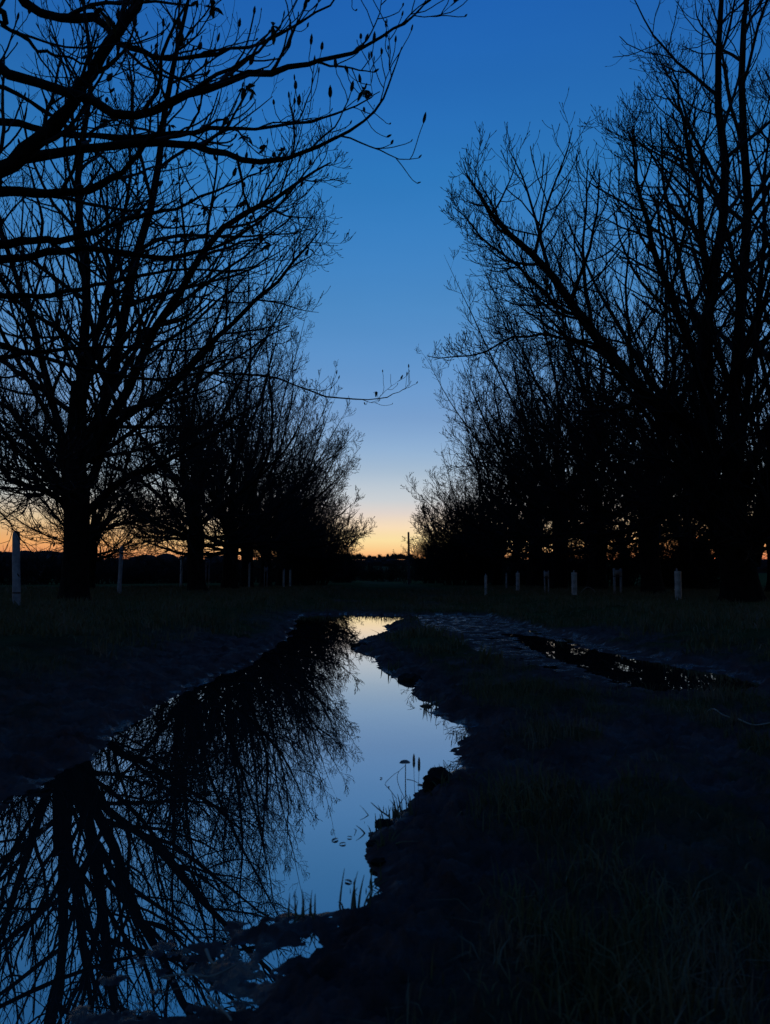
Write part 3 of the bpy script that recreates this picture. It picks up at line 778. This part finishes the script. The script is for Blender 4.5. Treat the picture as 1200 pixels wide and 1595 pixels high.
# ------------------------------------------------------------------ pale posts, stakes and tree guards
def round_post(px, top, bot, lab, lean=0.0, r=0.045, band=False, name='wooden_stake', grp='pale stakes beside the trees'):
    g0 = ground_at(px, bot, 0.19); z0 = gz(*g0)
    h = at(px, top, g0[1])[2] - z0
    root = empty(name, (g0[0], g0[1], z0)); tag(root, lab, 'stake', grp)
    m = MB(); zz = np.array([-.15, 0, h * .3, h * .6, h * .93, h])
    m.tubes(np.stack([lean * zz + .004 * np.sin(zz * 9), 0 * zz, zz], -1)[None], np.array([[r, r, r * .98, r * .95, r * .93, r * .7]]), 10)
    m.tubes(np.array([[[lean * h, 0, h - .002], [lean * h, 0, h + .012]]]), np.array([[r * .7, r * .1]]), 10)
    m.build('shaft', m_post, root, smooth=False)
    if band:
        b = MB(); z1 = h * .17
        b.tubes(np.array([[[lean * z1, 0, z1 - .012], [lean * z1, 0, z1 + .012]]]), np.array([[r * 1.06, r * 1.06]]), 12)
        b.build('band', m_band, root)
    return root
def guard(px, top, bot, lab, w=0.045, kind='tube', name=None):
    bot = max(bot, 910.5)
    g0 = ground_at(px, bot, 0.19); z0 = gz(*g0)
    h = at(px, top, g0[1])[2] - z0
    root = empty('tree_guard' if kind == 'tube' else 'paired_stakes', (g0[0], g0[1], z0))
    tag(root, lab, 'tree guard' if kind == 'tube' else 'stakes', 'pale tree guards and stakes beside the trees')
    if kind == 'tube':
        m = MB(); zz = np.array([-.03, h * .3, h * .7, h * .93])
        m.tubes(np.stack([.01 * zz, 0 * zz, zz], -1)[None], np.array([[w, w * .98, w, w * 1.04]]), 14)
        m.tubes(np.stack([.01 * zz, 0 * zz, zz], -1)[None], np.array([[w, w * .98, w, w * 1.04]]) - .003, 14)
        m.build('tube', m_tube, root, smooth=False)
        s = MB(); s.box((w * .3, w + .016, h * .5 - .1), (.014, .014, h * .5 + .1)); s.box((w * .3, w + .016, h + .004), (.011, .011, .006)); s.build('stake', m_post, root)
        for zt in (.35, .8):
            t_ = MB(); t_.tubes(np.array([[[0, .006, h * zt - .006], [0, .006, h * zt + .006]]]), np.array([[w + .008, w + .008]]), 14)
            t_.build('tie', m_tube, root)
    else:
        for sx in (-1, 1):
            s = MB(); s.box((sx * w, 0, h * .5 - .1), (w * .32, w * .32, h * .5 + .1), tilt=(sx * .008, 0)); s.box((sx * (w + .008 * h), 0, h + .006), (w * .2, w * .2, .008)); s.build('stake', m_post, root)
        s = MB(); s.box((0, -.02, h * .86), (w * 1.25, .010, h * .10)); s.build('crossbar', m_post, root)
        s = MB(); s.box((0, -.026, h * .70), (w * 1.5, .008, .012)); s.build('tie', m_band, root)
    return root
round_post(26, 828, 943, 'tall pale round fence post leaning slightly at the left edge of the field', lean=-.05, r=.055, band=True)
round_post(186, 851, 925, 'pale split stake just right of the nearest whole left hand tree', r=.05, lean=0.02)
guard(282, 862, 915, 'faint pale tube guard left of the second left hand trunk', w=.05)
guard(323, 869, 917, 'slim pale paired stakes right of the second left hand trunk', w=.05, kind='pair')
guard(366, 872, 917, 'pale tube guard third from left among the small left hand ones', w=.06)
guard(388, 876, 917, 'thin pale tube guard between the third and fourth left hand trunks', w=.035)
guard(414, 883, 915, 'broken looking pale paired stakes below the left hand crowns', w=.05, kind='pair')
guard(442, 886, 914, 'small far pale tube guard under the left hand thicket', w=.045)
guard(452, 886, 913, 'smallest far pale tube guard, farthest of those on the left', w=.05)
guard(1057, 886, 933, 'white tube guard with a stake top, nearest and brightest on the right verge', w=.06)
guard(963, 886, 925, 'pale paired stakes joined by a top board on the right verge', w=.075, kind='pair')
guard(895, 889, 926, 'stout white tube guard by the arching bramble stem', w=.065)
guard(852, 889, 924, 'pale narrow paired stakes left of the stout white tube guard', w=.045, kind='pair')
guard(807, 890, 921, 'white tube guard in front of the fifth right hand trunk', w=.055)
guard(789, 892, 916, 'thin short white tube guard left among the bright right hand ones', w=.03)
guard(757, 894, 923, 'faint dim tube guard, leftmost on the right verge', w=.035)

# ------------------------------------------------------------------ grass
def blades(seed, x, y, z, hgt, wid, lean_s=0.5):
    rng = np.random.default_rng(seed); N = len(x)
    az_ = rng.uniform(0, 6.28, N); ln = np.abs(rng.normal(0, lean_s, N)); fx = rng.uniform(0, 6.28, N)
    dx, dy = np.cos(az_), np.sin(az_); sx, sy = np.cos(fx), np.sin(fx)
    V = np.empty((N, 5, 3))
    for k, (t_, w) in enumerate(((0, 1), (.55, .75))):
        cx = x + dx * ln * hgt * t_ ** 2; cy = y + dy * ln * hgt * t_ ** 2; cz = z + hgt * t_
        V[:, 2 * k] = np.stack([cx - sx * wid * w, cy - sy * wid * w, cz], -1)
        V[:, 2 * k + 1] = np.stack([cx + sx * wid * w, cy + sy * wid * w, cz], -1)
    V[:, 4] = np.stack([x + dx * ln * hgt, y + dy * ln * hgt, z + hgt * (1 - .25 * np.minimum(ln, 1.5))], -1)
    b = np.arange(N)[:, None] * 5
    return V.reshape(-1, 3), b + np.array([[0, 1, 3, 2]]), b + np.array([[2, 3, 4]])
def scatter(seed, N, y0, y1, spread=0.75, pw=2.0, thr=0.35):
    rng = np.random.default_rng(seed)
    y = (y0 ** (1 / pw) + (y1 ** (1 / pw) - y0 ** (1 / pw)) * rng.uniform(0, 1, N)) ** pw
    x = rng.uniform(-1, 1, N) * (y * spread + 0.6)
    # gather into tufts
    h, gr, we, sdn = ground_fields(x, y)
    tuft = fbm(x, y, 0.35, 3, 91) + 0.6 * fbm(x, y, 1.4, 2, 92)
    keep = (gr * (0.62 + 0.85 * tuft) > thr * rng.uniform(0.3, 1.6, N)) & (sdn > 0.03)
    return x[keep], y[keep], h[keep], tuft[keep], rng
gm = MB()
x, y, z, tf, rng = scatter(1, 170000, 0.8, 6.0, .72, 1.6)
hg = rng.uniform(.012, .05, len(x)) * (1 + .9 * np.clip(tf, -.5, 1.2)); V, q, t_ = blades(2, x, y, z - .005, hg, rng.uniform(.0007, .0016, len(x)), .7); gm.add(V, q, t_)
x, y, z, tf, rng = scatter(3, 200000, 4.5, 32.0, .68, 1.7)
hg = rng.uniform(.03, .10, len(x)) * (1 + .9 * np.clip(tf, -.4, 1.2)); V, q, t_ = blades(4, x, y, z - .01, hg, rng.uniform(.0025, .006, len(x)) * np.clip(y / 12, 1, 2.4), .6); gm.add(V, q, t_)
go = gm.build('grass', m_grass); tag(go, 'dark rough grass on the verges and the middle of the track', 'grass', kind='stuff')

# ------------------------------------------------------------------ small things by the puddle
def curve_blade(m, base, az_, lean_, h, w, bend=1.0, n_=7):
    dx, dy = math.cos(az_), math.sin(az_)
    t_ = np.linspace(0, 1, n_); hx = lean_ * h * t_ ** (1 + bend)
    c = np.stack([base[0] + dx * hx, base[1] + dy * hx, base[2] + h * t_ * (1 - .25 * lean_ * t_)], -1)
    R = w * (1 - t_ ** 2.2) + .0004
    m.tubes(c[None], R[None], 4)
def tuft(seed, px, py, n_, h0, h1, lab, w=.0022, spread=.05, lean_=.5):
    h0 *= .62; h1 *= .62; w *= .62; spread *= .62
    rng = np.random.default_rng(seed); b = ground_at(px, py, 0.0); m = MB()
    for k in range(n_):
        x, y = b[0] + rng.normal(0, spread), b[1] + rng.normal(0, spread * .7)
        curve_blade(m, (x, y, min(gz(x, y), .05) - .02), rng.uniform(0, 6.28), abs(rng.normal(0, lean_)), rng.uniform(h0, h1), w * rng.uniform(.7, 1.5))
    o = m.build('grass_tuft', m_grass); tag(o, lab, 'grass tuft', 'grass tufts standing at the puddle edge'); return o
tuft(1, 628, 1272, 26, .06, .14, 'spiky grass tuft at the water edge below the seeding marsh plant', spread=.05)
tuft(2, 592, 1292, 12, .05, .10, 'small spiky grass tuft left of the clod on the near right shore', spread=.04)
tuft(3, 556, 1415, 9, .10, .17, 'thin tall grass clump rising from the near end of the puddle', spread=.018, lean_=.25)
tuft(4, 700, 1245, 16, .05, .10, 'short grass tuft on top of the right bank clod', spread=.05)
tuft(5, 800, 1290, 22, .10, .19, 'taller bright bladed grass tuft on the grassy middle of the track', w=.003, spread=.06)
tuft(6, 575, 1385, 10, .05, .10, 'short blades in the shallows beside the thin tall clump', spread=.035)

for k_, (px, py, lab_) in enumerate([
        (690, 1205, 'short grass tuft on the right shore above the large dark clod'),
        (722, 1150, 'grass tuft where the right shore bulges out behind the marsh plant'),
        (668, 1104, 'small grass tuft by the flat dark clod at the right bend'),
        (612, 1046, 'far grass tuft on the right shore beside the pale water'),
        (575, 1016, 'farthest small grass tuft on the point in the sunset reflection'),
        (598, 1330, 'grass tuft above the small wet clod in the near shallows'),
        (470, 1432, 'low grass tuft on the mud of the near shore')]):
    tuft(20 + k_, px, py, 16, .05, .11 + (.05 if py < 1110 else 0), lab_, w=.002 + (.0015 if py < 1110 else 0), spread=.018 if py > 1110 else .028)
# marsh plant: upright stem with a flat leaf on top, two upright seed heads and bent side stalks
b = ground_at(634, 1262, 0.0)
root = empty('marsh_plant', (b[0], b[1], -.02)); tag(root, 'thin marsh plant with a flat top leaf standing in the water by the right shore', 'plant')
D0 = b[1]
def rp(px, py, dd=0.0): return at(px, py, D0 + dd) - np.array([b[0], b[1], -.02])
m = MB()
def stalk(pts, r0, r1, mm=None):
    q = spline(pts, 12); (mm or m).tubes(q[None], np.linspace(r0, r1, 12)[None] * .62, 6)
stalk([rp(634, 1266), rp(632, 1230), rp(632, 1190)], .0026, .0018)
m.build('stem', m_straw if False else m_twig, root)
m = MB(); stalk([rp(640, 1262), rp(622, 1225), rp(620, 1205, .01), rp(632, 1192, .02)], .0013, .001); stalk([rp(634, 1214), rp(644, 1216, .01), rp(656, 1222, .03)], .0018, .001)
stalk([rp(618, 1244), rp(606, 1228, -.01), rp(600, 1221, -.02), rp(612, 1208, 0), rp(622, 1201, .02)], .0014, .0008); m.build('side_stalk', m_twig, root)
def leaf_blade(mm, c, ax, wd, ln, nrm):
    ax = unit(np.array(ax, float)); nrm = unit(np.array(nrm, float)); sd_ = np.cross(ax, nrm)
    rows = []
    for tt in np.linspace(-1, 1, 8):
        ww = math.sqrt(max(0, 1 - tt * tt)) * wd + .0003
        for s_, dz in ((-1, .25), (0, 0), (1, .25)):
            rows.append(c + ax * ln * tt + sd_ * ww * s_ + nrm * ww * dz - nrm * ln * .15 * tt * tt)
    rows = np.array(rows); n0 = len(rows)
    bot = rows - nrm * .0008
    q = []
    for r_ in range(7):
        for c_ in range(2):
            v0 = r_ * 3 + c_; q.append([v0, v0 + 1, v0 + 4, v0 + 3]); q.append([n0 + v0, n0 + v0 + 3, n0 + v0 + 4, n0 + v0 + 1])
        q.append([r_ * 3, r_ * 3 + 3, n0 + r_ * 3 + 3, n0 + r_ * 3]); q.append([r_ * 3 + 2, n0 + r_ * 3 + 2, n0 + r_ * 3 + 5, r_ * 3 + 5])
    mm.add(np.concatenate([rows, bot]), q)
m = MB(); leaf_blade(m, rp(631, 1187), (1, .1, 0), .006, .014, (0, -.5, .8)); m.build('top_leaf', m_dleaf, root)
for px in (645, 653):
    m = MB(); t0_, b0_ = rp(px, 1174 if px == 645 else 1179, .02), rp(px, 1196 if px == 645 else 1202, .02)
    q = spline([b0_, (t0_ + b0_) / 2, t0_], 8); m.tubes(q[None], (np.array([.4, 1, 1.15, 1.1, 1.15, 1.0, .8, .2]) * .0030)[None], 8); m.build('seed_head', m_dleaf, root)
# stems that carry the two heads
m = MB(); stalk([rp(648, 1266), rp(646, 1230, .01), rp(645, 1196, .02)], .0011, .0009); stalk([rp(652, 1262), rp(652, 1232, .01), rp(653, 1202, .02)], .0011, .0009); m.build('head_stalk', m_twig, root)

# a twig jutting from the bank on the puddle's near right shore
m = MB(); q = [np.append(ground_at(606, 1282), .015), at(592, 1262, ground_at(606, 1282)[1] - .01), at(578, 1250, ground_at(606, 1282)[1] - .02)]
m.tubes(spline(q, 10)[None], np.linspace(.0025, .0008, 10)[None], 6)
o = m.build('twig', m_twig); tag(o, 'dark twig jutting over the water from the right shore by the spiky tuft', 'twig')
# pale stick lying on the mud at the right
def ground_stick(pxs, r, lab, name='fallen_stick', mat=m_straw, lift=.01):
    m = MB(); q = []
    for px, py in pxs:
        g_ = ground_at(px, py, .05); q.append([g_[0], g_[1], gz(*g_) + lift])
    m.tubes(spline(q, 12)[None], np.linspace(r, r * .6, 12)[None] * .62, 7)
    o = m.build(name, mat); tag(o, lab, 'stick'); return o
ground_stick([(1098, 1110), (1112, 1118), (1125, 1127), (1138, 1131)], .006, 'pale straight stick lying on the dark mud at the right', lift=.02)
ground_stick([(1150, 1135), (1175, 1137), (1205, 1138)], .005, 'thinner pale stick lying at the right edge of the mud', lift=.02)
ground_stick([(322, 1442), (330, 1456), (338, 1466)], .004, 'short pale bent stalk lying in the shallow mud at the bottom', lift=.012)
ground_stick([(252, 1478), (290, 1470), (330, 1474), (372, 1462)], .0022, 'long thin pale stalk lying in the shallow mud at the bottom', lift=.012)
ground_stick([(325, 1502), (340, 1522), (356, 1540), (362, 1552)], .0035, 'curved pale stalk below the others in the shallow mud', lift=.012)
# arching bramble stem on the right verge
g0 = ground_at(903, 923, .19); m = MB(); q = [np.array([g0[0], g0[1], gz(*g0)]), at(915, 914.5, g0[1] - .1), at(925, 919, g0[1] - .2), np.array([*ground_at(929, 925, .2), gz(*ground_at(929, 925, .2))])]
m.tubes(spline(q, 14)[None], np.linspace(.012, .007, 14)[None], 6); o = m.build('bramble_stem', m_straw); tag(o, 'pale arching dead stem in the grass beside the stout white tube guard', 'dead stem')

# clods of churned mud along the shore
def clod(seed, px, py, r, lab, sq_=.6):
    rng = np.random.default_rng(seed); b = ground_at(px, py, 0.0)
    nl, nm = 48, 26
    th = np.linspace(0, 2 * math.pi, nl, endpoint=False); ph = np.linspace(0.001, math.pi - .001, nm)
    TH, PH = np.meshgrid(th, ph, indexing='ij')
    X, Y, Z = np.sin(PH) * np.cos(TH), np.sin(PH) * np.sin(TH), np.cos(PH)
    o_ = rng.uniform(-50, 50, 2)
    k = 1 + .42 * fbm(X * 1.3 + Z + o_[0], Y * 1.3 - Z + o_[1], .8, 5, seed, .68)
    V = np.stack([X * r * k * 1.2, Y * r * k, Z * r * k * sq_], -1).reshape(-1, 3)
    i = np.arange(nl * nm).reshape(nl, nm); j = np.roll(i, -1, 0)
    Qc = np.stack([i[:, :-1], i[:, 1:], j[:, 1:], j[:, :-1]], -1).reshape(-1, 4)
    o = mesh_obj('mud_clod', V, [Qc], m_clod, smooth=True)
    o.scale = (.6, .6, .6); o.location = (b[0], b[1], gz(b[0], b[1]) + r * sq_ * .15); o.rotation_euler = (0, 0, rng.uniform(0, 6))
    tag(o, lab, 'mud clod', 'clods of churned mud at the puddle edge'); return o
clod(1, 680, 1235, .06, 'large dark squarish clod behind the spiky tuft on the right shore', .9)
clod(2, 598, 1284, .032, 'dark clod at the water edge below the jutting twig')
clod(3, 664, 1100, .055, 'flat dark clod poking into the water at the right bend')
clod(4, 580, 1318, .02, 'small wet clod in the shallows beyond the thin tall clump')
clod(5, 590, 1350, .022, 'low wet clod beside the grass blades in the shallows')
clod(9, 563, 1008, .10, 'dark clod off the sunset-lit point of the far shore', .35)
clod(10, 640, 1060, .10, 'flat clod on the right shore near the glowing water', .5)
clod(11, 60, 1235, .05, 'dark clod breaking the left shore near the frame edge', .6)
clod(12, 200, 1145, .07, 'low clod on the left shore where the bank bends', .4)
# leaves floating
def float_leaf(seed, px, py, ln, lab):
    rng = np.random.default_rng(seed); b = ground_at(px, py, 0.0); m = MB(); a_ = rng.uniform(0, 3.14)
    ln *= .62
    leaf_blade(m, np.array([0, 0, .002]), (math.cos(a_), math.sin(a_), .06), ln * .4, ln, (0, .1, 1))
    o = m.build('floating_leaf', m_dleaf); o.location = (b[0], b[1], 0.001); tag(o, lab, 'leaf', 'dead leaves floating on the puddle'); return o
for k, (px, py, ln, lab) in enumerate([
    (594, 1213, .010, 'tiny leaf floating left of the marsh plant'), (606, 1227, .008, 'tiny leaf floating at the foot of the bent side stalk'),
    (522, 1309, .016, 'dark leaf floating farthest out near the right shore'), (534, 1315, .012, 'small leaf floating beside the dark one off the right shore'),
    (545, 1305, .009, 'smallest leaf floating toward the right shore shallows'), (543, 1374, .014, 'leaf floating left of the thin tall grass clump'),
    (576, 1300, .012, 'leaf floating against the dark clod by the twig'), (70, 1290, .012, 'leaf floating near the left shore'), (585, 1398, .012, 'leaf floating right of the thin tall grass clump')]):
    float_leaf(k, px, py, ln, lab)
